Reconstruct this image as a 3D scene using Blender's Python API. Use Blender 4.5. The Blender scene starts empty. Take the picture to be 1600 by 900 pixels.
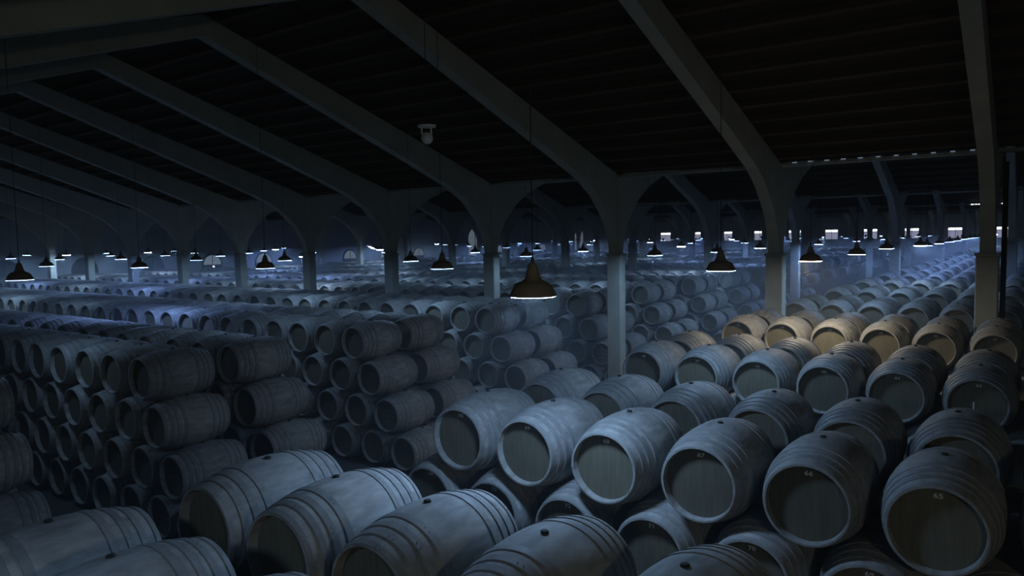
import bpy, bmesh, math, random
import numpy as np
from mathutils import Matrix, Vector
random.seed(7)
rng = np.random.default_rng(7)
scene = bpy.context.scene
col = scene.collection

# ------------------------------------------------------------------ camera
ZC = 5.02                                    # eye height on the visitors' walkway
YAW, PITCH, ROLL, FPX = .6191, .0695, -.0169, 1148.49
cy, sy, cp, sp, cr, sr = math.cos(YAW), math.sin(YAW), math.cos(PITCH), math.sin(PITCH), math.cos(ROLL), math.sin(ROLL)
R0 = Vector((cy, sy, 0)); D0 = Vector((-sy, cy, 0)); Z0 = Vector((0, 0, 1))
FWD = D0 * cp - Z0 * sp
UP0 = Z0 * cp + D0 * sp
RIGHT = R0 * cr + UP0 * sr
UP = UP0 * cr - R0 * sr
cam_data = bpy.data.cameras.new('camera')
cam_data.sensor_width = 36.0
cam_data.lens = 36.0 * FPX / 1600.0
cam_data.clip_end = 400
cam = bpy.data.objects.new('camera', cam_data)
m3 = Matrix((RIGHT, UP, -FWD)).transposed()
cam.matrix_world = Matrix.Translation((0, 0, ZC)) @ m3.to_4x4()
col.objects.link(cam)
scene.camera = cam

# ------------------------------------------------------------------ world, exposure
world = bpy.data.worlds.new('world')
scene.world = world
world.use_nodes = True
bg = world.node_tree.nodes['Background']
bg.inputs['Color'].default_value = (.62, .80, 1.0, 1)
bg.inputs['Strength'].default_value = .02   # faint uniform fill, added through the side left open behind the camera
scene.view_settings.view_transform = 'Standard'
scene.view_settings.look = 'None'
scene.view_settings.gamma = 1.0
scene.view_settings.use_curve_mapping = False
scene.view_settings.exposure = 0.0
scene.cycles.volume_bounces = 0
scene.cycles.max_bounces = 4
scene.cycles.diffuse_bounces = 3
scene.cycles.use_adaptive_sampling = True
scene.cycles.adaptive_threshold = .02
scene.cycles.volume_step_rate = 4.0
scene.cycles.sample_clamp_indirect = 2.0
HAZE = .0045                                 # near the camera; denser towards the far end
HAZE_FAR = .0085
LAMP = 122.
FILL_LAMP = 230.  # strength of the warm fill lamp added behind the camera

# ------------------------------------------------------------------ materials
def new_mat(name):
    m = bpy.data.materials.new(name); m.use_nodes = True
    nt = m.node_tree
    return m, nt, nt.nodes['Principled BSDF']

def mottled(name, c1, c2, scale=4., rough=.8, bump=.0, c3=None, vary=0., detail=6., stretch=(1, 1, 1)):
    m, nt, b = new_mat(name)
    tc = nt.nodes.new('ShaderNodeTexCoord')
    mp = nt.nodes.new('ShaderNodeMapping'); mp.inputs['Scale'].default_value = stretch
    oi = nt.nodes.new('ShaderNodeObjectInfo')
    off = nt.nodes.new('ShaderNodeMath'); off.operation = 'MULTIPLY'; off.inputs[1].default_value = 37.
    nt.links.new(oi.outputs['Random'], off.inputs[0])
    nt.links.new(tc.outputs['Object'], mp.inputs['Vector'])
    nz = nt.nodes.new('ShaderNodeTexNoise'); nz.noise_dimensions = '4D'
    nz.inputs['Scale'].default_value = scale; nz.inputs['Detail'].default_value = detail
    nz.inputs['Roughness'].default_value = .6
    nt.links.new(mp.outputs['Vector'], nz.inputs['Vector'])
    nt.links.new(off.outputs[0], nz.inputs['W'])
    rp = nt.nodes.new('ShaderNodeValToRGB')
    rp.color_ramp.elements[0].position = .32; rp.color_ramp.elements[0].color = (*c1, 1)
    rp.color_ramp.elements[1].position = .68; rp.color_ramp.elements[1].color = (*c2, 1)
    if c3:
        e = rp.color_ramp.elements.new(.5); e.color = (*c3, 1)
    nt.links.new(nz.outputs['Fac'], rp.inputs['Fac'])
    out = rp.outputs['Color']
    if vary:
        hs = nt.nodes.new('ShaderNodeHueSaturation')
        mr = nt.nodes.new('ShaderNodeMapRange')
        mr.inputs['To Min'].default_value = 1 - vary; mr.inputs['To Max'].default_value = 1 + vary
        nt.links.new(oi.outputs['Random'], mr.inputs['Value'])
        nt.links.new(mr.outputs['Result'], hs.inputs['Value'])
        nt.links.new(out, hs.inputs['Color']); out = hs.outputs['Color']
    nt.links.new(out, b.inputs['Base Color'])
    b.inputs['Roughness'].default_value = rough
    b.inputs['Specular IOR Level'].default_value = .25
    if bump:
        bp = nt.nodes.new('ShaderNodeBump'); bp.inputs['Strength'].default_value = bump
        bp.inputs['Distance'].default_value = .01
        nt.links.new(nz.outputs['Fac'], bp.inputs['Height'])
        nt.links.new(bp.outputs['Normal'], b.inputs['Normal'])
    return m

def emitter(name, c, s):
    m = bpy.data.materials.new(name); m.use_nodes = True
    nt = m.node_tree
    nt.nodes.remove(nt.nodes['Principled BSDF'])
    e = nt.nodes.new('ShaderNodeEmission')
    e.inputs['Color'].default_value = (*c, 1); e.inputs['Strength'].default_value = s
    nt.links.new(e.outputs[0], nt.nodes['Material Output'].inputs['Surface'])
    return m

M_STAVE = mottled('weathered_grey_stave', (.165, .16, .145), (.345, .335, .31), 5., .75, .25, vary=.14, detail=10., stretch=(2.2, .8, 2.2))
M_HOOP = mottled('dull_grey_hoop', (.17, .167, .16), (.25, .245, .23), 9., .6, .05, vary=.1)
M_HEAD = mottled('dark_oak_head', (.095, .086, .058), (.135, .122, .085), 6., .8, .1, vary=.25, stretch=(6, 1, .6))
M_BUNG = mottled('black_bung', (.02, .018, .015), (.04, .035, .03), 20., .8)
M_WHITE = mottled('white_paint', (.7, .7, .68), (.85, .85, .82), 20., .6)
M_CHALK = mottled('faded_chalk', (.22, .22, .21), (.36, .36, .34), 30., .8)
M_CONC = mottled('grey_concrete', (.36, .37, .315), (.47, .48, .415), 1.6, .9, .2)
M_FLOOR = mottled('earth_floor', (.05, .045, .04), (.09, .08, .065), 1.2, .95, .2)
M_WALL = mottled('whitewashed_wall', (.34, .36, .38), (.46, .48, .50), .6, .9, .1)
M_ROOF = mottled('dark_roof_board', (.030, .021, .015), (.055, .038, .026), 2., .9, .1, stretch=(.3, 3, 3))
M_PURLIN = mottled('brown_purlin', (.08, .055, .038), (.12, .085, .06), 3., .9, .1, stretch=(.3, 3, 3))
M_SHADE = mottled('brown_enamel_shade', (.27, .225, .17), (.34, .285, .22), 8., .5)
M_SHADE_IN = mottled('white_enamel_inside', (.6, .6, .6), (.7, .7, .7), 5., .5)
M_DARK = mottled('dark_metal', (.02, .02, .022), (.035, .035, .037), 9., .5)
M_PLASTIC = mottled('white_plastic', (.82, .82, .82), (.9, .9, .9), 6., .45)
M_FRAMEW = mottled('grey_window_frame', (.06, .065, .07), (.09, .095, .10), 5., .7)
M_COOL = emitter('cool_lamp_glass', (.35, .60, 1.0), LAMP)
M_BRIGHT = emitter('bright_lamp_glass', (.38, .60, 1.0), LAMP * 1.7)
M_BLUE = emitter('blue_lamp_glass', (.24, .42, 1.0), LAMP * 1.8)
M_WARM = emitter('warm_lamp_glass', (1.0, .88, .70), LAMP * 1.75)
M_STRONG = emitter('strong_lamp_glass', (.36, .60, 1.0), LAMP * 1.5)
M_DIM = emitter('dim_lamp_glass', (.35, .60, 1.0), LAMP * .35)
M_FILL = emitter('warm_fill_glass', (1.0, .97, .78), FILL_LAMP)
M_DAY = emitter('window_daylight', (.56, .64, 1.0), .65)
M_DAYHI = emitter('window_daylight_bright', (.80, .88, 1.0), 4.0)
M_DAYLO = emitter('fanlight_daylight', (.55, .74, 1.0), .22)
M_SLIT = emitter('door_gap_daylight', (.85, .92, 1.0), 1.3)

# ------------------------------------------------------------------ helpers
def link(name, me, parent=None, mats=None, smooth=False):
    o = bpy.data.objects.new(name, me); col.objects.link(o)
    if parent is not None: o.parent = parent
    if mats is not None and not me.materials:
        for m in (mats if isinstance(mats, (list, tuple)) else [mats]): me.materials.append(m)
    if smooth: me.shade_smooth()
    return o

def inst(name, me, parent, loc=(0, 0, 0)):
    o = bpy.data.objects.new(name, me); col.objects.link(o)
    o.parent = parent; o.location = loc
    return o

def tag(o, label=None, cat=None, group=None, kind=None):
    if label: o['label'] = label
    if cat: o['category'] = cat
    if group: o['group'] = group
    if kind: o['kind'] = kind
    return o

def empty(name, loc=(0, 0, 0)):
    o = bpy.data.objects.new(name, None); o.empty_display_size = .1
    col.objects.link(o); o.location = loc
    return o

def box_data(x0, x1, y0, y1, z0, z1):
    v = [(x0, y0, z0), (x1, y0, z0), (x1, y1, z0), (x0, y1, z0), (x0, y0, z1), (x1, y0, z1), (x1, y1, z1), (x0, y1, z1)]
    f = [(0, 3, 2, 1), (4, 5, 6, 7), (0, 1, 5, 4), (1, 2, 6, 5), (2, 3, 7, 6), (3, 0, 4, 7)]
    return v, f

def mesh(name, v, f):
    me = bpy.data.meshes.new(name); me.from_pydata(v, [], f); me.update()
    return me

def box(name, x0, x1, y0, y1, z0, z1, mat, parent=None, bevel=0.):
    v, f = box_data(x0, x1, y0, y1, z0, z1)
    me = mesh(name, v, f)
    if bevel:
        bm = bmesh.new(); bm.from_mesh(me)
        bmesh.ops.bevel(bm, geom=bm.edges[:], offset=bevel, segments=1, affect='EDGES')
        bm.to_mesh(me); bm.free()
    return link(name, me, parent, mat)

def lathe(name, prof, n, axis='Y', close=False):
    """revolve (r, h) pairs around the axis; r == 0 gives a pole; close joins last ring to the first"""
    v, f, rings = [], [], []
    for r, h in prof:
        if r < 1e-6:
            rings.append([len(v)]); v.append((0, h, 0) if axis == 'Y' else (0, 0, h)); continue
        ring = []
        for k in range(n):
            a = 2 * math.pi * k / n
            ring.append(len(v))
            v.append((r * math.sin(a), h, r * math.cos(a)) if axis == 'Y' else (r * math.cos(a), r * math.sin(a), h))
        rings.append(ring)
    pairs = list(zip(rings[:-1], rings[1:]))
    if close: pairs.append((rings[-1], rings[0]))
    for a, b in pairs:
        for k in range(n):
            k2 = (k + 1) % n
            if len(a) == 1 and len(b) == 1: continue
            if len(a) == 1: q = (a[0], b[k], b[k2])
            elif len(b) == 1: q = (a[k], b[0], a[k2])
            else: q = (a[k], b[k], b[k2], a[k2])
            f.append(q)
    me = mesh(name, v, f)
    bm = bmesh.new(); bm.from_mesh(me)
    bmesh.ops.recalc_face_normals(bm, faces=bm.faces[:])
    bm.to_mesh(me); bm.free()
    return me

def sharp_smooth(me, ang=35):
    me.shade_smooth()
    bm = bmesh.new(); bm.from_mesh(me)
    for e in bm.edges:
        if len(e.link_faces) == 2 and e.calc_face_angle(0) > math.radians(ang): e.smooth = False
    bm.to_mesh(me); bm.free()

def tube(name, pts, r, mat, parent=None, n=8):
    v, f = [], []
    pts = [Vector(p) for p in pts]
    for i, p in enumerate(pts):
        t = (pts[min(i + 1, len(pts) - 1)] - pts[max(i - 1, 0)]).normalized()
        a = t.orthogonal().normalized(); b = t.cross(a)
        for k in range(n):
            w = 2 * math.pi * k / n
            v.append(p + (a * math.cos(w) + b * math.sin(w)) * r)
    for i in range(len(pts) - 1):
        for k in range(n):
            k2 = (k + 1) % n
            f.append((i * n + k, i * n + k2, (i + 1) * n + k2, (i + 1) * n + k))
    f.append(tuple(range(n - 1, -1, -1))); f.append(tuple((len(pts) - 1) * n + k for k in range(n)))
    return link(name, mesh(name, v, f), parent, mat, True)

def prism_x(name, poly, x0, x1, mat, parent=None):
    """polygon of (y, z) points extruded along X"""
    n = len(poly)
    v = [(x0, y, z) for y, z in poly] + [(x1, y, z) for y, z in poly]
    f = [tuple(range(n)), tuple(range(2 * n - 1, n - 1, -1))]
    for k in range(n):
        k2 = (k + 1) % n
        f.append((k, n + k, n + k2, k2))
    me = mesh(name, v, f)
    bm = bmesh.new(); bm.from_mesh(me)
    bmesh.ops.recalc_face_normals(bm, faces=bm.faces[:])
    bmesh.ops.triangulate(bm, faces=[q for q in bm.faces if len(q.verts) > 4])
    bm.to_mesh(me); bm.free()
    return link(name, me, parent, mat)

ORD = ['', 'first', 'second', 'third', 'fourth', 'fifth', 'sixth', 'seventh', 'eighth', 'ninth', 'tenth', 'eleventh', 'twelfth',
       'thirteenth', 'fourteenth', 'fifteenth', 'sixteenth', 'seventeenth', 'eighteenth', 'nineteenth', 'twentieth', 'twenty-first',
       'twenty-second', 'twenty-third', 'twenty-fourth', 'twenty-fifth', 'twenty-sixth', 'twenty-seventh', 'twenty-eighth', 'twenty-ninth', 'thirtieth',
       'thirty-first', 'thirty-second', 'thirty-third', 'thirty-fourth', 'thirty-fifth', 'thirty-sixth', 'thirty-seventh', 'thirty-eighth', 'thirty-ninth', 'fortieth', 'forty-first', 'forty-second']

# ------------------------------------------------------------------ layout numbers (metres; measured from the photograph)
SC, XC0 = 4.63, -.865                # column spacing along X
YA, SPAN = 19.55, 20.45              # front column row, nave span
LINES = [YA, 39.55, 60.45, 80.9]     # column rows, near to far
X_END, Y_END = -53.5, 101.35         # end walls
NCOL = 11
XCOLS = [XC0 - SC * i for i in range(NCOL)]
RIDGE_Z = ZC + 4.85
EAVE_Z = ZC + 1.72

def naves():
    ed = [YA - SPAN] + LINES + [Y_END]
    return list(zip(ed[:-1], ed[1:]))

def roof_z(y):
    for a, b in naves():
        if a - 1e-6 <= y <= b + 1e-6:
            m = (a + b) / 2; h = (b - a) / 2
            return RIDGE_Z - (RIDGE_Z - EAVE_Z) * abs(y - m) / h
    return EAVE_Z

# ------------------------------------------------------------------ setting
tag(box('floor', X_END - .5, 9, -6, Y_END + .5, -.2, 0, M_FLOOR), 'dark earth floor hidden under the stacked casks', 'floor', kind='structure')
wall_l = tag(box('wall_left', X_END - .3, X_END, YA - SPAN, Y_END, 0, RIDGE_Z + .3, M_WALL), 'dim whitewashed end wall with fanlight doors', 'wall', kind='structure')
wall_b = tag(box('wall_back', X_END, 9, Y_END, Y_END + .3, 0, RIDGE_Z + .3, M_WALL), 'far whitewashed wall with small daylight windows', 'wall', kind='structure')

# roof slopes with purlins
for k, (a, b) in enumerate(naves()):
    m = (a + b) / 2
    for s, (y0, z0, y1, z1) in enumerate([(a, EAVE_Z, m, RIDGE_Z), (m, RIDGE_Z, b, EAVE_Z)]):
        t = .12
        poly = [(y0, z0 + .14), (y1, z1 + .14), (y1, z1 + .14 + t), (y0, z0 + .14 + t)]
        ce = prism_x('ceiling', poly, X_END - .3, 9, M_ROOF)
        tag(ce, 'dark boarded %s roof slope of the %s nave with brown purlins' % (['near', 'far'][s], ORD[k + 1]), 'ceiling', kind='structure')
        if k <= 1:
            nP = 14
            slope = (z1 - z0) / (y1 - y0); ln = math.hypot(y1 - y0, z1 - z0)
            ang = math.atan2(z1 - z0, y1 - y0)
            v, f = box_data(X_END, 9, -.06, .06, .005, .15)
            pm = mesh('purlin', v, f); pm.materials.append(M_PURLIN)
            for j in range(nP):
                u = (j + .5) / nP
                p = inst('purlin', pm, ce, (0, y0 + (y1 - y0) * u, z0 + (z1 - z0) * u))
                p.rotation_euler.x = ang

# columns
for li, Y in enumerate(LINES):
    for i, X in enumerate(XCOLS):
        c = empty('concrete_column', (X, Y, 0))
        who = ['front', 'second', 'third', 'fourth'][li]
        if li == 0 and i == 0: lab = 'nearest concrete column with a drainpipe, at the right edge of the casks'
        elif li == 0 and i == 1: lab = 'concrete column behind the warm-lit casks, second of the front row'
        elif li == 0 and i == 2: lab = 'concrete column standing in the cross aisle, third of the front row'
        else: lab = '%s concrete column counted from the right, %s row of columns' % (ORD[i + 1], who)
        tag(c, lab, 'column', 'concrete columns of the %s row' % who)
        box('shaft', -.22, .22, -.17, .17, 0, ZC - .60, M_CONC, c, .02)
        box('ledge', -.245, .245, -.19, .19, ZC - .60, ZC - .54, M_CONC, c, .01)
        box('upper_shaft', -.15, .15, -.17, .17, ZC - .54, EAVE_Z - .05, M_CONC, c)
        if li == 0 and i == 0:
            tube('drainpipe', [(.30, .08, 0), (.30, .08, 3.), (.30, .08, EAVE_Z - .25)], .055, M_DARK, c, 10)
# columns behind the camera, one carrying an unseen warm lamp added as fill
for i, X in enumerate([XC0 + SC] + XCOLS[:3]):
    c = empty('concrete_column', (X, YA - SPAN, 0))
    tag(c, '%s concrete column from the right, in the row behind the walkway' % ORD[i + 1], 'column', 'concrete columns behind the walkway')
    box('shaft', -.22, .22, -.17, .17, 0, ZC - .60, M_CONC, c, .02)
    box('ledge', -.245, .245, -.19, .19, ZC - .60, ZC - .54, M_CONC, c, .01)
    box('upper_shaft', -.15, .15, -.17, .17, ZC - .54, EAVE_Z - .05, M_CONC, c)
bl = empty('added_fill_lamp', (XC0 + SC - .15, YA - SPAN, ZC + .1))
bl.rotation_euler.z = math.pi / 2
tag(bl, 'round warm fill lamp, added unseen on a column behind the walkway', 'lamp')
bp_ = lathe('back_plate', [(0, 0), (.16, 0), (.16, .03), (.14, .05), (0, .05)], 24); link('back_plate', bp_, bl, M_DARK)
gl_ = lathe('globe', [(.13, .05), (.127, .10), (.10, .155), (.05, .185), (0, .19)], 20); link('globe', gl_, bl, M_FILL)
# valley gutter beams
for li, Y in enumerate(LINES):
    g = box('valley_beam', X_END, 9, Y - .16, Y + .16, EAVE_Z - .05, EAVE_Z + .02, M_CONC)
    tag(g, 'long concrete valley beam along the %s row of columns' % ['front', 'second', 'third', 'fourth'][li], 'beam', kind='structure')

# roof frames: curved haunch at the column, straight rafter to the ridge (profile measured from the column face)
PROF = [(.17, -.54), (.22, -.25), (.36, .10), (.69, .57), (1.33, 1.13), (2.05, 1.53), (3.5, 2.06)]
def half_rafter(ycol, ymid):
    s = 1 if ymid > ycol else -1
    h = abs(ymid - ycol)
    low = [(ycol + s * d, ZC + z) for d, z in PROF]
    low.append((ymid, ZC + 4.40))
    top = [(ymid, RIDGE_Z), (ycol + s * .17, EAVE_Z + (RIDGE_Z - EAVE_Z) * .17 / h)]
    return low + top
for k, (a, b) in enumerate(naves()):
    m = (a + b) / 2
    for i, X in enumerate([XC0 + SC] + XCOLS if k == 0 else XCOLS):
        fr = empty('roof_frame', (X, m, RIDGE_Z))
        n = i if k == 0 else i + 1
        lab = '%s sloping concrete roof frame from the right, %s nave from the camera' % (ORD[max(n, 1)], ORD[k + 1])
        if k == 0 and i == 0: lab = 'sloping concrete roof frame overhead, right of the nearest column'
        tag(fr, lab, 'roof frame', 'concrete roof frames of the %s nave' % ORD[k + 1])
        for yc in ((a, b)):
            poly = [(y - m, z - RIDGE_Z) for y, z in half_rafter(yc, m)]
            if yc == Y_END: poly = [(y if abs(y) > 1e-6 else 0, z) for y, z in poly]
            prism_x('rafter', poly, -.14, .14, M_CONC, fr)

# ------------------------------------------------------------------ end-wall doors and far windows
def arch_pts(w, z0, zs, n=14):
    """outline (u, z): width w, straight from z0 to spring zs, half-round top"""
    r = w / 2
    p = [(-r, z0), (r, z0)]
    for k in range(n + 1):
        a = math.pi * k / n
        p.append((r * math.cos(a), zs + r * math.sin(a)))
    return p
def slab_on_left(name, pts, x0, x1, mat, parent):
    return prism_x(name, pts, x0, x1, mat, parent)
DOOR_Y = [33.9 + 4.8235 * k for k in range(-5, 14)]
for n, y in enumerate(DOOR_Y):
    k = n - 5
    d = empty('door_%d' % (n + 1), (X_END, y, 0))
    tall = k in (7, 12)
    lit = k in (0, 1, 2, 3, 4, 5, 7, 8, 10, 12)
    zs = ZC - (1.80 if not tall else .15); w = 1.5 if not tall else 2.4
    tag(d, 'arched %s in the left end wall, %s from the camera side' % ('tall pale opening' if tall else 'fanlight door', ORD[n + 1]), 'door', kind='structure')
    prism_x('door_frame', arch_pts(w + .24, 0, zs), .0, .06, M_FRAMEW, d)
    if tall:
        prism_x('pane', arch_pts(w, 2.2, zs), .06, .08, M_DAYLO, d)
        box('glazing_bar', .08, .12, -.03, .03, 2.2, zs + .7, M_FRAMEW, d)
    else:
        half = [(u, z) for u, z in arch_pts(w, zs, zs)][2:]
        prism_x('fanlight', half, .06, .08, M_DAYLO if lit else M_FRAMEW, d)
        box('glazing_bar', .08, .11, -.02, .02, zs, zs + .72, M_FRAMEW, d)
        box('transom', .06, .12, -w / 2, w / 2, zs - .07, zs, M_FRAMEW, d)
        leaf = box('door_leaf', .06, .10, -w / 2, -.02, .02, zs - .07, M_FRAMEW, d)
        box('door_leaf', .06, .10, .17, w / 2, .02, zs - .07, M_FRAMEW, d)
        if k in (0, 1, 10):
            box('daylight_gap', .06, .085, -.02, .17, .05, zs - .09, M_SLIT, d)
        else:
            box('door_leaf', .06, .10, -.02, .17, .02, zs - .07, M_FRAMEW, d)
for n in range(11):
    x = -44.3 + 4.57 * n
    if x > 3: continue
    w = empty('window_%d' % (n + 1), (x, Y_END, ZC - 1.0))
    tag(w, '%s small daylight window from the left in the far wall' % ORD[n + 1], 'window', kind='structure')
    box('window_frame', -.82, .82, -.06, 0, -.08, 1.28, M_FRAMEW, w)
    for j in range(2):
        for q, (z0, z1, mt) in enumerate([(0, .86, M_DAY), (.92, 1.2, M_DAYHI)]):
            box('pane', -.74 + j * .77, -.03 + j * .77, -.085, -.06, z0, z1, mt, w)
    box('sill', -.9, .9, -.16, 0, -.14, -.08, M_WALL, w)

# ------------------------------------------------------------------ casks
S, LEN, RB, RH = .95, 1.2, .444, .348
DZT = .76
Y1, DY = 6.29, 4.8235
ZTOP = ZC - 2.287                    # axis height of the top tier
def brad(y): return RB - (RB - RH) * (abs(y) / (LEN / 2)) ** 2.0
def body_profile(nr, hoops=False):
    h = LEN / 2
    pts = []
    if not hoops:
        ys = np.linspace(-h, h, nr)
        pts = [(brad(y), y) for y in ys]
    return pts
def cask_body(name, n, nr):
    h = LEN / 2; rc = .078
    p = [(RH - .022, -h + rc), (RH - .016, -h)] + [(brad(y), y) for y in np.linspace(-h, h, nr)] + [(RH - .016, h), (RH - .022, h - rc)]
    me = lathe(name, p, n); sharp_smooth(me); me.materials.append(M_STAVE); return me
HOOPS = [(.225, .285), (.345, .400), (.445, .495), (.555, .598)]
def hoop_mesh(y0, y1, n, rivets=True):
    t = .007
    p = [(brad(y0) - .002, y0), (brad(y0) + t, y0 + .002), (brad((y0 + y1) / 2) + t, (y0 + y1) / 2), (brad(y1) + t, y1 - .002), (brad(y1) - .002, y1)]
    if y0 < 0: p = [(brad(y0) - .002, y0), (brad(y0) + t, y0 + .002), (brad((y0 + y1) / 2) + t, (y0 + y1) / 2), (brad(y1) + t, y1 - .002), (brad(y1) - .002, y1)]
    me = lathe('hoop', p, n)
    if rivets:
        bm = bmesh.new(); bm.from_mesh(me)
        ym = (y0 + y1) / 2
        for q in (-.022, .022):
            a = .5 + q / .43
            r = brad(ym) + t + .002
            mt = Matrix.Translation((r * math.sin(a), ym, r * math.cos(a))) @ Matrix.Rotation(a, 4, 'Y')
            bmesh.ops.create_cone(bm, segments=6, radius1=.005, radius2=.003, depth=.004, cap_ends=True, matrix=mt)
        bm.to_mesh(me); bm.free()
    sharp_smooth(me, 50); me.materials.append(M_HOOP); return me
def head_mesh(n, side):
    h = (LEN / 2 - .078) * side
    p = [(0, h), (.15, h), (RH - .0215, h)]
    me = lathe('head', p, n)
    nrm = sum((q.normal.y for q in me.polygons)) 
    if nrm * side < 0: me.flip_normals()
    me.materials.append(M_HEAD); return me
BODY_A = cask_body('staves', 56, 17)
HOOP_A = [hoop_mesh(a, b, 56) for a, b in HOOPS] + [hoop_mesh(-b, -a, 56) for a, b in HOOPS]
HEAD_F = head_mesh(56, -1); HEAD_B = head_mesh(56, 1)
BUNG = lathe('bung', [(0, -.01), (.027, -.01), (.027, .010), (.021, .016), (0, .016)], 14, 'Z'); sharp_smooth(BUNG); BUNG.materials.append(M_BUNG)
def body_b():
    h = LEN / 2; rc = .078
    ys = [-h]
    pr = [(RH - .022, -h + rc), (RH - .016, -h)]
    stops = [(-h, 0)]
    for a, b in sorted([(-b, -a) for a, b in HOOPS] + HOOPS):
        stops += [(a, 0), (a + .003, .008), (b - .003, .008), (b, 0)]
    stops += [(0, 0), (h, 0)]
    for y, t in sorted(stops): pr.append((brad(y) + t, y))
    pr += [(RH - .016, h), (RH - .022, h - rc)]
    me = lathe('staves', pr, 26); sharp_smooth(me, 55); me.materials.append(M_STAVE); return me
BODY_B = body_b(); HEADF_B = head_mesh(26, -1); HEADB_B = head_mesh(26, 1)

NUMS = {}
def number_mesh(txt):
    if txt in NUMS: return NUMS[txt]
    cu = bpy.data.curves.new('number', 'FONT')
    cu.body = txt; cu.size = .054; cu.align_x = 'CENTER'; cu.align_y = 'CENTER'; cu.extrude = .0012; cu.offset = .0009
    o = bpy.data.objects.new('number', cu); col.objects.link(o)
    dg = bpy.context.evaluated_depsgraph_get()
    me = bpy.data.meshes.new_from_object(o.evaluated_get(dg))
    bpy.data.objects.remove(o); bpy.data.curves.remove(cu)
    me.name = 'number'; me.materials.clear(); me.materials.append(M_WHITE)
    me.transform(Matrix.Rotation(math.pi / 2, 4, 'X') @ Matrix.Diagonal((1.3, 1, 1, 1)))
    NUMS[txt] = me
    return me

def chalk_mesh():
    rr = random.Random(3); v, f = [], []
    for row, (z, w) in enumerate([(.13, .17), (.02, .20), (-.12, .15)]):
        x = -w
        while x < w:
            ww = rr.uniform(.010, .026); hh = rr.uniform(.012, .032)
            q, g = box_data(x, x + ww, -.0015, .0, z + abs(x) * -.25 - hh / 2, z + abs(x) * -.25 + hh / 2)
            b = len(v); v += q; f += [tuple(b + i for i in p) for p in g]
            x += ww + rr.uniform(.008, .02)
    me = mesh('chalk_lettering', v, f); me.materials.append(M_CHALK); return me
CHALK = chalk_mesh()
v, f = box_data(-.009, .009, -.002, 0, -.09, .04)
DRIP = mesh('paint_drip', v, f); DRIP.materials.append(M_WHITE)

# every place a cask can stand
casks = []           # dict per cask
for a in range(-1, 20):
    y0 = Y1 + DY * a
    gap = 1.70 if a <= 0 else 1.50
    for row in (0, 1):
        yc = y0 + LEN / 2 + gap * row
        if yc + LEN > Y_END - 1: continue
        for t in range(4):
            z = ZTOP - DZT * t
            nR = 7 + (t > 0)
            for i in range(nR + t):
                x = -5.31 - S / 2 * t + S * i
                if x > .6: continue
                casks.append(['R', a, row, t, i, x, yc, z])
            nL = 40
            for i in range(nL):
                x = -12.26 + S / 2 * t - S * i
                casks.append(['L', a, row, t, i, x, yc, z])
def hits_column(c):
    for Y in LINES:
        if abs(c[6] - Y) < LEN / 2 + .20:
            for X in XCOLS:
                if abs(c[5] - X) < RB + .26: return True
    return False
casks = [c for c in casks if not hits_column(c)]
# the camera's walkway: no cask closer than arm's length
casks = [c for c in casks if not (c[1] == -1 and c[5] > -.9 and c[3] == 0)]

# which casks show, and how large (coarse depth sorting of surface points)
def project(P):
    d = P - np.array([0, 0, ZC])
    w = d @ np.array(FWD)
    x = 800 + FPX * (d @ np.array(RIGHT)) / np.maximum(w, .05)
    y = 450 - FPX * (d @ np.array(UP)) / np.maximum(w, .05)
    return x, y, w
GW, GH, CELL = 400, 225, 4
zb = np.full(GW * GH, 1e9); ib = np.full(GW * GH, -1)
cen = np.array([[c[5], c[6], c[7]] for c in casks])
_, _, wc = project(cen)
order = np.argsort(-wc)
def surf(n):
    u = rng.random(n) * LEN - LEN / 2; a = rng.random(n) * 2 * math.pi
    r = np.array([brad(q) for q in u])
    b = np.stack([r * np.sin(a), u, r * np.cos(a)], 1)
    m = n // 3
    rr = RH * np.sqrt(rng.random(m)); aa = rng.random(m) * 2 * math.pi
    h = np.stack([rr * np.sin(aa), np.full(m, -LEN / 2), rr * np.cos(aa)], 1)
    return np.concatenate([b, h])
clouds = {n: surf(n) for n in (150, 600, 3000, 30000, 120000)}
for idx in order:
    w = wc[idx]
    if w < -.5 or casks[idx][7] > 9: continue
    n = 120000 if w < 5 else 30000 if w < 9 else 3000 if w < 20 else 600 if w < 40 else 150
    if casks[idx][3] > 0 and w > 45: continue
    P = clouds[n] + cen[idx]
    x, y, d = project(P)
    ok = (d > .3) & (x >= 0) & (x < 1600) & (y >= 0) & (y < 900)
    if not ok.any(): continue
    g = (y[ok] // CELL).astype(int) * GW + (x[ok] // CELL).astype(int); dd = d[ok]
    o = np.argsort(-dd); g = g[o]; dd = dd[o]
    near = dd < zb[g]
    zb[g[near]] = dd[near]; ib[g[near]] = idx
vis = np.bincount(ib[ib >= 0], minlength=len(casks))
rank = np.argsort(-vis)
chosen = set(int(q) for q in rank[:300] if vis[q] > 0)

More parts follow.
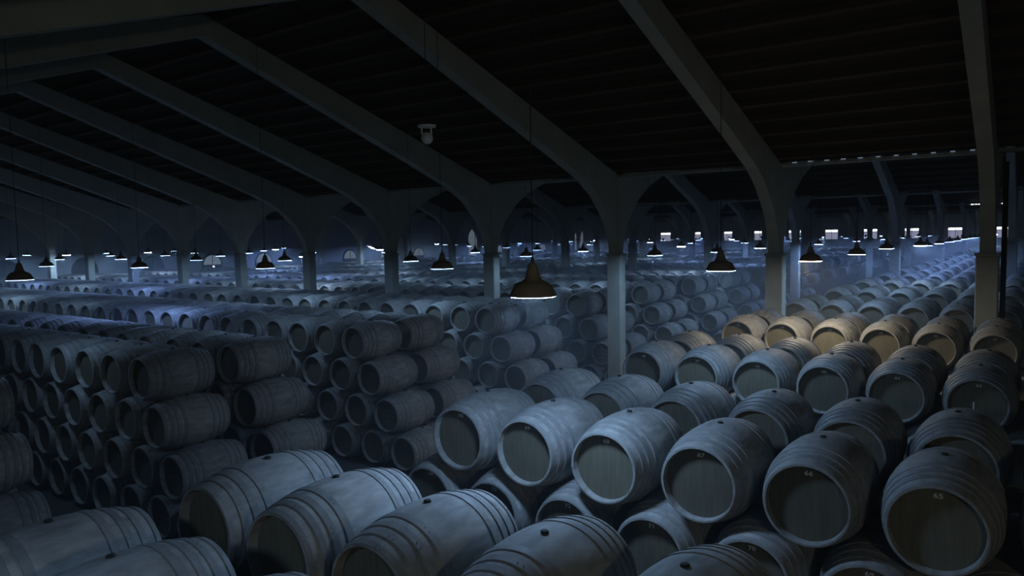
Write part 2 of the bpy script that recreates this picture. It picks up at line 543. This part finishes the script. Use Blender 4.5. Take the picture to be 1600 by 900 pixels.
TIER = ['top', 'second', 'third', 'bottom']
def cask_label(c, num=None):
    blk, a, row, t, i = c[:5]
    side = 'right' if blk == 'R' else 'left'
    s = 'grey cask %s' % ('numbered %s, ' % num if num else '')
    return s + '%s from the aisle, %s tier, %s row of %s %s stack' % (ORD[i + 1], TIER[t], 'front' if row == 0 else 'back', ORD[a + 2], side)
def cask_number(c):
    blk, a, row, t, i = c[:5]
    if row != 0 or blk != 'R': return None
    if a == 0 and t == 0 and 0 <= i <= 5: return str(70 - i)
    if a == 0 and t == 1 and i <= 5: return str(74 - i)
    if a == 1 and t == 0 and i <= 5: return str(48 - i)
    if a == 2 and t == 0 and i <= 5: return str(36 - i)
    return None
nA = 0
rank_pos = {int(q): n for n, q in enumerate(rank)}
for idx in sorted(chosen, key=lambda q: rank_pos[q]):
    c = casks[idx]
    num = cask_number(c)
    full = vis[idx] >= 55 or rank_pos[idx] < 130
    dx, dyj = random.uniform(-.001, .001), random.uniform(-.03, .03)
    e = empty('cask', (c[5] + dx, c[6] + dyj, c[7] - RB))
    e.rotation_euler.z = math.radians(random.uniform(-.15, .15))
    tag(e, cask_label(c, num if num and c[1] == 0 else None), 'cask', 'casks in the %s stacks' % ('right' if c[0] == 'R' else 'left'))
    spin = random.uniform(-.10, .10) if not num else 0
    if full:
        b = inst('staves', BODY_A, e, (0, 0, RB)); b.rotation_euler.y = spin
        for hm in HOOP_A:
            h = inst('hoop', hm, e, (0, 0, RB)); h.rotation_euler.y = random.uniform(-.3, .5)
        inst('head', HEAD_F, e, (0, 0, RB)); inst('head', HEAD_B, e, (0, 0, RB))
        bu = inst('bung', BUNG, e, (RB * math.sin(spin), 0, RB + RB * math.cos(spin))); bu.rotation_euler.y = spin
    else:
        inst('staves', BODY_B, e, (0, 0, RB)); inst('head', HEADF_B, e, (0, 0, RB)); inst('head', HEADB_B, e, (0, 0, RB))
    if num:
        q = inst('number', number_mesh(num), e, (.005, -LEN / 2 + .0765, RB + .254))

    if c[0] == 'L' and c[2] == 0 and ((c[1] == 0 and c[3] in (2, 3) and c[4] <= 1) or (c[1] in (1, 3) and c[3] == 2 and c[4] == 0)):
        inst('chalk_lettering', CHALK, e, (0, -LEN / 2 + .0765, RB))
    if c[:5] == ['R', 1, 0, 0, 5]:
        inst('paint_drip', DRIP, e, (-.045, -LEN / 2 + .0765, RB))

# all the remaining casks: one object
def low_cask():
    n = 14; h = LEN / 2
    prof = [(RH - .026, -h + .06), (RH - .026, -h), (RH, -h), (brad(.42), -.42), (brad(.2), -.2), (brad(.2), .2), (brad(.42), .42), (RH, h)]
    v, f, mi = [], [], []
    for r, y in prof:
        for k in range(n):
            w = 2 * math.pi * k / n
            v.append((r * math.sin(w), y, r * math.cos(w)))
    for q in range(len(prof) - 1):
        for k in range(n):
            k2 = (k + 1) % n
            f.append((q * n + k, (q + 1) * n + k, (q + 1) * n + k2, q * n + k2)); mi.append(0)
    return np.array(v), np.array(f), n, len(prof)
V, F, n_, np_ = low_cask()
rest = [i for i in range(len(casks)) if i not in chosen]
keep = []
for i in rest:
    blk, a, row, t, k, x, y, z = casks[i]
    if t == 0 or (row == 0 and (t == 1 or a <= 4)) or (k <= 2 and a <= 8) or (a <= 1): keep.append(i)
nv = len(V); NK = len(keep)
off = np.array([[casks[i][5] + random.uniform(-.01, .01), casks[i][6] + random.uniform(-.04, .04), casks[i][7]] for i in keep])
allv = (V[None] + off[:, None]).reshape(-1, 3)
quads = (F[None] + (np.arange(NK) * nv)[:, None, None]).reshape(-1, 4)
cap_f = np.arange(n_ - 1, -1, -1)[::-1]; cap_b = np.arange(nv - n_, nv)[::-1]
caps = np.concatenate([cap_f[None] + (np.arange(NK) * nv)[:, None], cap_b[None] + (np.arange(NK) * nv)[:, None]])
loops = np.concatenate([quads.ravel(), caps.ravel()])
tot = np.concatenate([np.full(len(quads), 4), np.full(len(caps), n_)])
start = np.concatenate([[0], np.cumsum(tot)[:-1]])
me = bpy.data.meshes.new('distant_casks')
me.vertices.add(len(allv)); me.vertices.foreach_set('co', allv.ravel().astype(np.float32))
me.loops.add(len(loops)); me.loops.foreach_set('vertex_index', loops.astype(np.int32))
me.polygons.add(len(tot)); me.polygons.foreach_set('loop_start', start.astype(np.int32))
me.polygons.foreach_set('material_index', np.concatenate([np.zeros(len(quads)), np.ones(len(caps))]).astype(np.int32))
me.update(calc_edges=True); me.validate()
sm = np.concatenate([np.tile(np.repeat(np.array([0, 0] + [1] * (np_ - 3)), n_), NK), np.zeros(len(caps))]).astype(bool)
me.polygons.foreach_set('use_smooth', sm)
me.materials.append(M_STAVE); me.materials.append(M_HEAD)
oc = bpy.data.objects.new('distant_casks', me); col.objects.link(oc)
tag(oc, 'countless small grey casks stacked into the dark distance', 'casks', kind='stuff')

# ------------------------------------------------------------------ pendant lamps
def shade_mesh(n):
    p = [(.290, 0), (.285, .012), (.258, .065), (.226, .125), (.190, .158), (.135, .180), (.100, .205), (.078, .285), (.056, .370), (.034, .398), (0, .412)]
    me = lathe('shade', p, n, 'Z'); sharp_smooth(me, 40); me.materials.append(M_SHADE); return me
SHADE = {'near': shade_mesh(40), 'far': shade_mesh(18)}
RIM = lathe('rim', [(.284, -.010), (.298, -.008), (.300, .004), (.288, .010)], 40, 'Z', True); RIM.materials.append(M_SHADE_IN); sharp_smooth(RIM)
RIMF = lathe('rim', [(.284, -.010), (.298, -.008), (.300, .004), (.288, .010)], 18, 'Z', True); RIMF.materials.append(M_SHADE_IN)
def glass_mesh(mat, n=18, drop=.014):
    me = lathe('glass', [(0, -drop), (.14, -drop), (.262, -drop * .92), (.286, -.0118), (.286, -.006)], n, 'Z')
    if sum(q.normal.z for q in me.polygons) > 0: me.flip_normals()
    sharp_smooth(me); me.materials.append(mat); return me
GLASS = {k: glass_mesh(m, 18, .038 if k == 'bright' else .0130) for k, m in (('cool', M_COOL), ('bright', M_BRIGHT), ('blue', M_BLUE), ('warm', M_WARM), ('dim', M_DIM), ('strong', M_STRONG))}
HOOK = lathe('hook', [(0, .41), (.018, .412), (.018, .45), (.008, .47), (.008, .52), (0, .521)], 10, 'Z'); HOOK.materials.append(M_DARK)
def cable_mesh(h):
    me = lathe('cable', [(.007, .51), (.007, h)], 6, 'Z'); me.materials.append(M_DARK); return me
def lamp(x, y, z, kind, label, near=True, dia=.58):
    e = empty('pendant_lamp', (x, y, ZC + z))
    s = dia / .58
    e.scale = (s, s, s)
    tag(e, label, 'lamp', 'pendant lamps')
    inst('shade', SHADE['near' if near else 'far'], e)
    inst('rim', RIM if near else RIMF, e)
    inst('glass', GLASS[kind], e)
    if near: inst('hook', HOOK, e)
    inst('cable', cable_mesh((roof_z(y) + .138 - (ZC + z)) / s), e)
    return e
# runs of lamps (along X) over every aisle (along Y); the named ones are measured
LX0, LXS, LY0 = -3.60, 5.27, 5.37
NAMED = {  # (run, aisle): (x, z, kind, label)
    (0, 0): (-3.60, -.52, 'strong', 'large brown pendant lamp hanging nearest, above the middle casks'),
    (0, 1): (-3.62, -.52, 'cool', 'brown pendant lamp hanging left of the second front column'),
    (0, 2): (-3.55, -.56, 'warm', 'warm pendant lamp glowing pinkish, right of the second front column'),
    (0, 3): (-3.60, -.57, 'cool', 'dark pendant lamp right of the warm one, over the right casks'),
    (0, 4): (-3.65, -.54, 'cool', 'pendant lamp beside the nearest column of the second row'),
    (0, 5): (-3.30, -.54, 'bright', 'bright-rimmed pendant lamp low over the far right casks'),
    (1, 1): (-8.80, -.55, 'dim', 'brown pendant lamp left of the fourth front column'),
    (1, 3): (-8.45, -.567, 'cool', 'dark pendant lamp right of the third front column'),
    (2, 0): (-14.2, -.59, 'dim', 'brown pendant lamp at the far left edge of the view'),
    (2, 1): (-14.0, -.60, 'dim', 'dark pendant lamp in front of a pale fanlight door'),
    (2, 2): (-14.1, -.62, 'cool', 'dark pendant lamp right of the fifth front column'),
    (2, 3): (-13.5, -.63, 'dim', 'small pendant lamp right of the fourth front column'),
    (3, 1): (-19.4, -.64, 'blue', 'pendant lamp throwing blue light, second from the left edge'),
    (3, 2): (-19.6, -.63, 'cool', 'small pendant lamp right of the dark seventh front column'),
    (4, 1): (-24.9, -.66, 'dim', 'dim pendant lamp between the two leftmost lamps'),
    (4, 2): (-24.6, -.64, 'dim', 'small dim pendant lamp left of the seventh front column'),
    (4, 3): (-24.6, -.66, 'bright', 'small lamp with a bright white underside by the sixth front column'),
    (5, 3): (-30.5, -.65, 'cool', 'tiny pendant lamp left of the seventh column'),
    (6, 2): (-35.3, -.66, 'cool', 'tiny lamp with a white line of light near the left edge'),
    (7, 3): (-40.6, -.66, 'cool', 'tiny bright lamp left of the ninth front column'),
}
ABSENT = {(1, 0), (1, 2), (3, 0), (3, 3)}
for r in range(0, 10):
    for q in range(-1, 20):
        x = LX0 - LXS * r; y = LY0 + (DY - .02) * q
        if y > Y_END - 2 or (r, q) in ABSENT or x < X_END + 1: continue
        if q == -1 and r != 0: continue  # before the first aisle only one unseen pendant, added to light the foreground
        if q > 4 and (r + q) % 2 and r > 0: continue
        if (r, q) not in NAMED and any(abs(y - L) < 1.1 and abs(x - X) < 1.1 for L in LINES for X in XCOLS): continue
        kind = random.choice(['cool', 'cool', 'cool', 'bright', 'blue', 'dim'] if q < 5 else ['cool', 'blue', 'blue', 'bright', 'dim'])
        lab = 'small pendant lamp over the %s aisle, %s run of lamps from the right' % (ORD[q + 1] if q >= 0 else 'unseen nearest', ORD[r + 1] if r >= 0 else 'outer')
        z = -.62 + random.uniform(-.03, .03)
        if (r, q) in NAMED: x, z, kind, lab = NAMED[(r, q)]
        if (r, q) == (1, 3): y = 18.6
        if q == -1 or r == -1 or (q == 0 and r >= 4): kind = 'dim'
        if r == 0 and 6 <= q <= 12: kind = 'blue'
        lamp(x, y, z, kind, lab, q < 5, .42)

# ------------------------------------------------------------------ dome fixture on a cable
d = empty('dome_fixture', (-7.15, 8.0, ZC + 1.45))
tag(d, 'white ball-shaped ceiling fixture hanging from a thin cable', 'fixture')
me = lathe('base_plate', [(0, .165), (.13, .165), (.135, .155), (.125, .135), (.07, .128), (0, .128)], 28, 'Z'); sharp_smooth(me); link('base_plate', me, d, M_PLASTIC)
me = lathe('ball', [(0, -.105)] + [(.085 * math.sin(a), -.02 - .085 * math.cos(a)) for a in np.linspace(.2, 2.9, 14)] + [(0, .065)], 24, 'Z'); me.shade_smooth(); link('ball', me, d, M_PLASTIC)
for s in (-1, 1):
    tube('bracket', [(s * .085, -.02, .135), (s * .090, -.01, .07), (s * .083, 0, .0)], .012, M_PLASTIC, d)
me = lathe('cable', [(.006, .16), (.006, roof_z(8.0) + .138 - (ZC + 1.45))], 6, 'Z'); link('cable', me, d, M_DARK)

# ------------------------------------------------------------------ daylight chinks between the tiles at the valley
for k in range(11):
    x = -5.0 + .38 * k
    o = box('roof_chink', x - .055 * (1 if k < 5 else .7), x + .055, YA - .19, YA - .165, EAVE_Z + .02, EAVE_Z + .04, M_DAYLO)
    tag(o, '%s tiny chink of daylight from the left along the valley beam' % ORD[k + 1], 'light gap', 'daylight chinks under the roof')

for k, (xa, xb) in enumerate([(-3.73, -3.56), (-3.48, -3.36), (-3.30, -3.20), (-1.95, -1.77)]):
    o = box('roof_chink', xa, xb, LINES[2] - .19, LINES[2] - .16, EAVE_Z - .04, EAVE_Z + .01, M_DAYHI)
    tag(o, '%s bright chink of daylight under the far roof beside the nearest column' % ORD[k + 1], 'light gap', 'bright chinks under the far roof')

# ------------------------------------------------------------------ haze
m = bpy.data.materials.new('bluish_haze'); m.use_nodes = True
nt = m.node_tree
nt.nodes.remove(nt.nodes['Principled BSDF'])
vs = nt.nodes.new('ShaderNodeVolumeScatter')
vs.inputs['Color'].default_value = (.82, .91, 1.0, 1); vs.inputs['Density'].default_value = HAZE; vs.inputs['Anisotropy'].default_value = .2
nt.links.new(vs.outputs[0], nt.nodes['Material Output'].inputs['Volume'])
hz = box('haze', X_END - .8, 9.5, -7, 19.1, -.4, RIDGE_Z + 1, m)
tag(hz, 'thin bluish haze hanging over the nearest casks', 'haze', kind='stuff')
m2 = m.copy(); m2.name = 'denser_bluish_haze'
m2.node_tree.nodes['Volume Scatter'].inputs['Density'].default_value = HAZE_FAR
hz = box('haze', X_END - .8, 9.5, 19.101, Y_END + .8, -.4, RIDGE_Z + 1, m2)
tag(hz, 'bluish haze glowing under the lamps of the far naves', 'haze', kind='stuff')
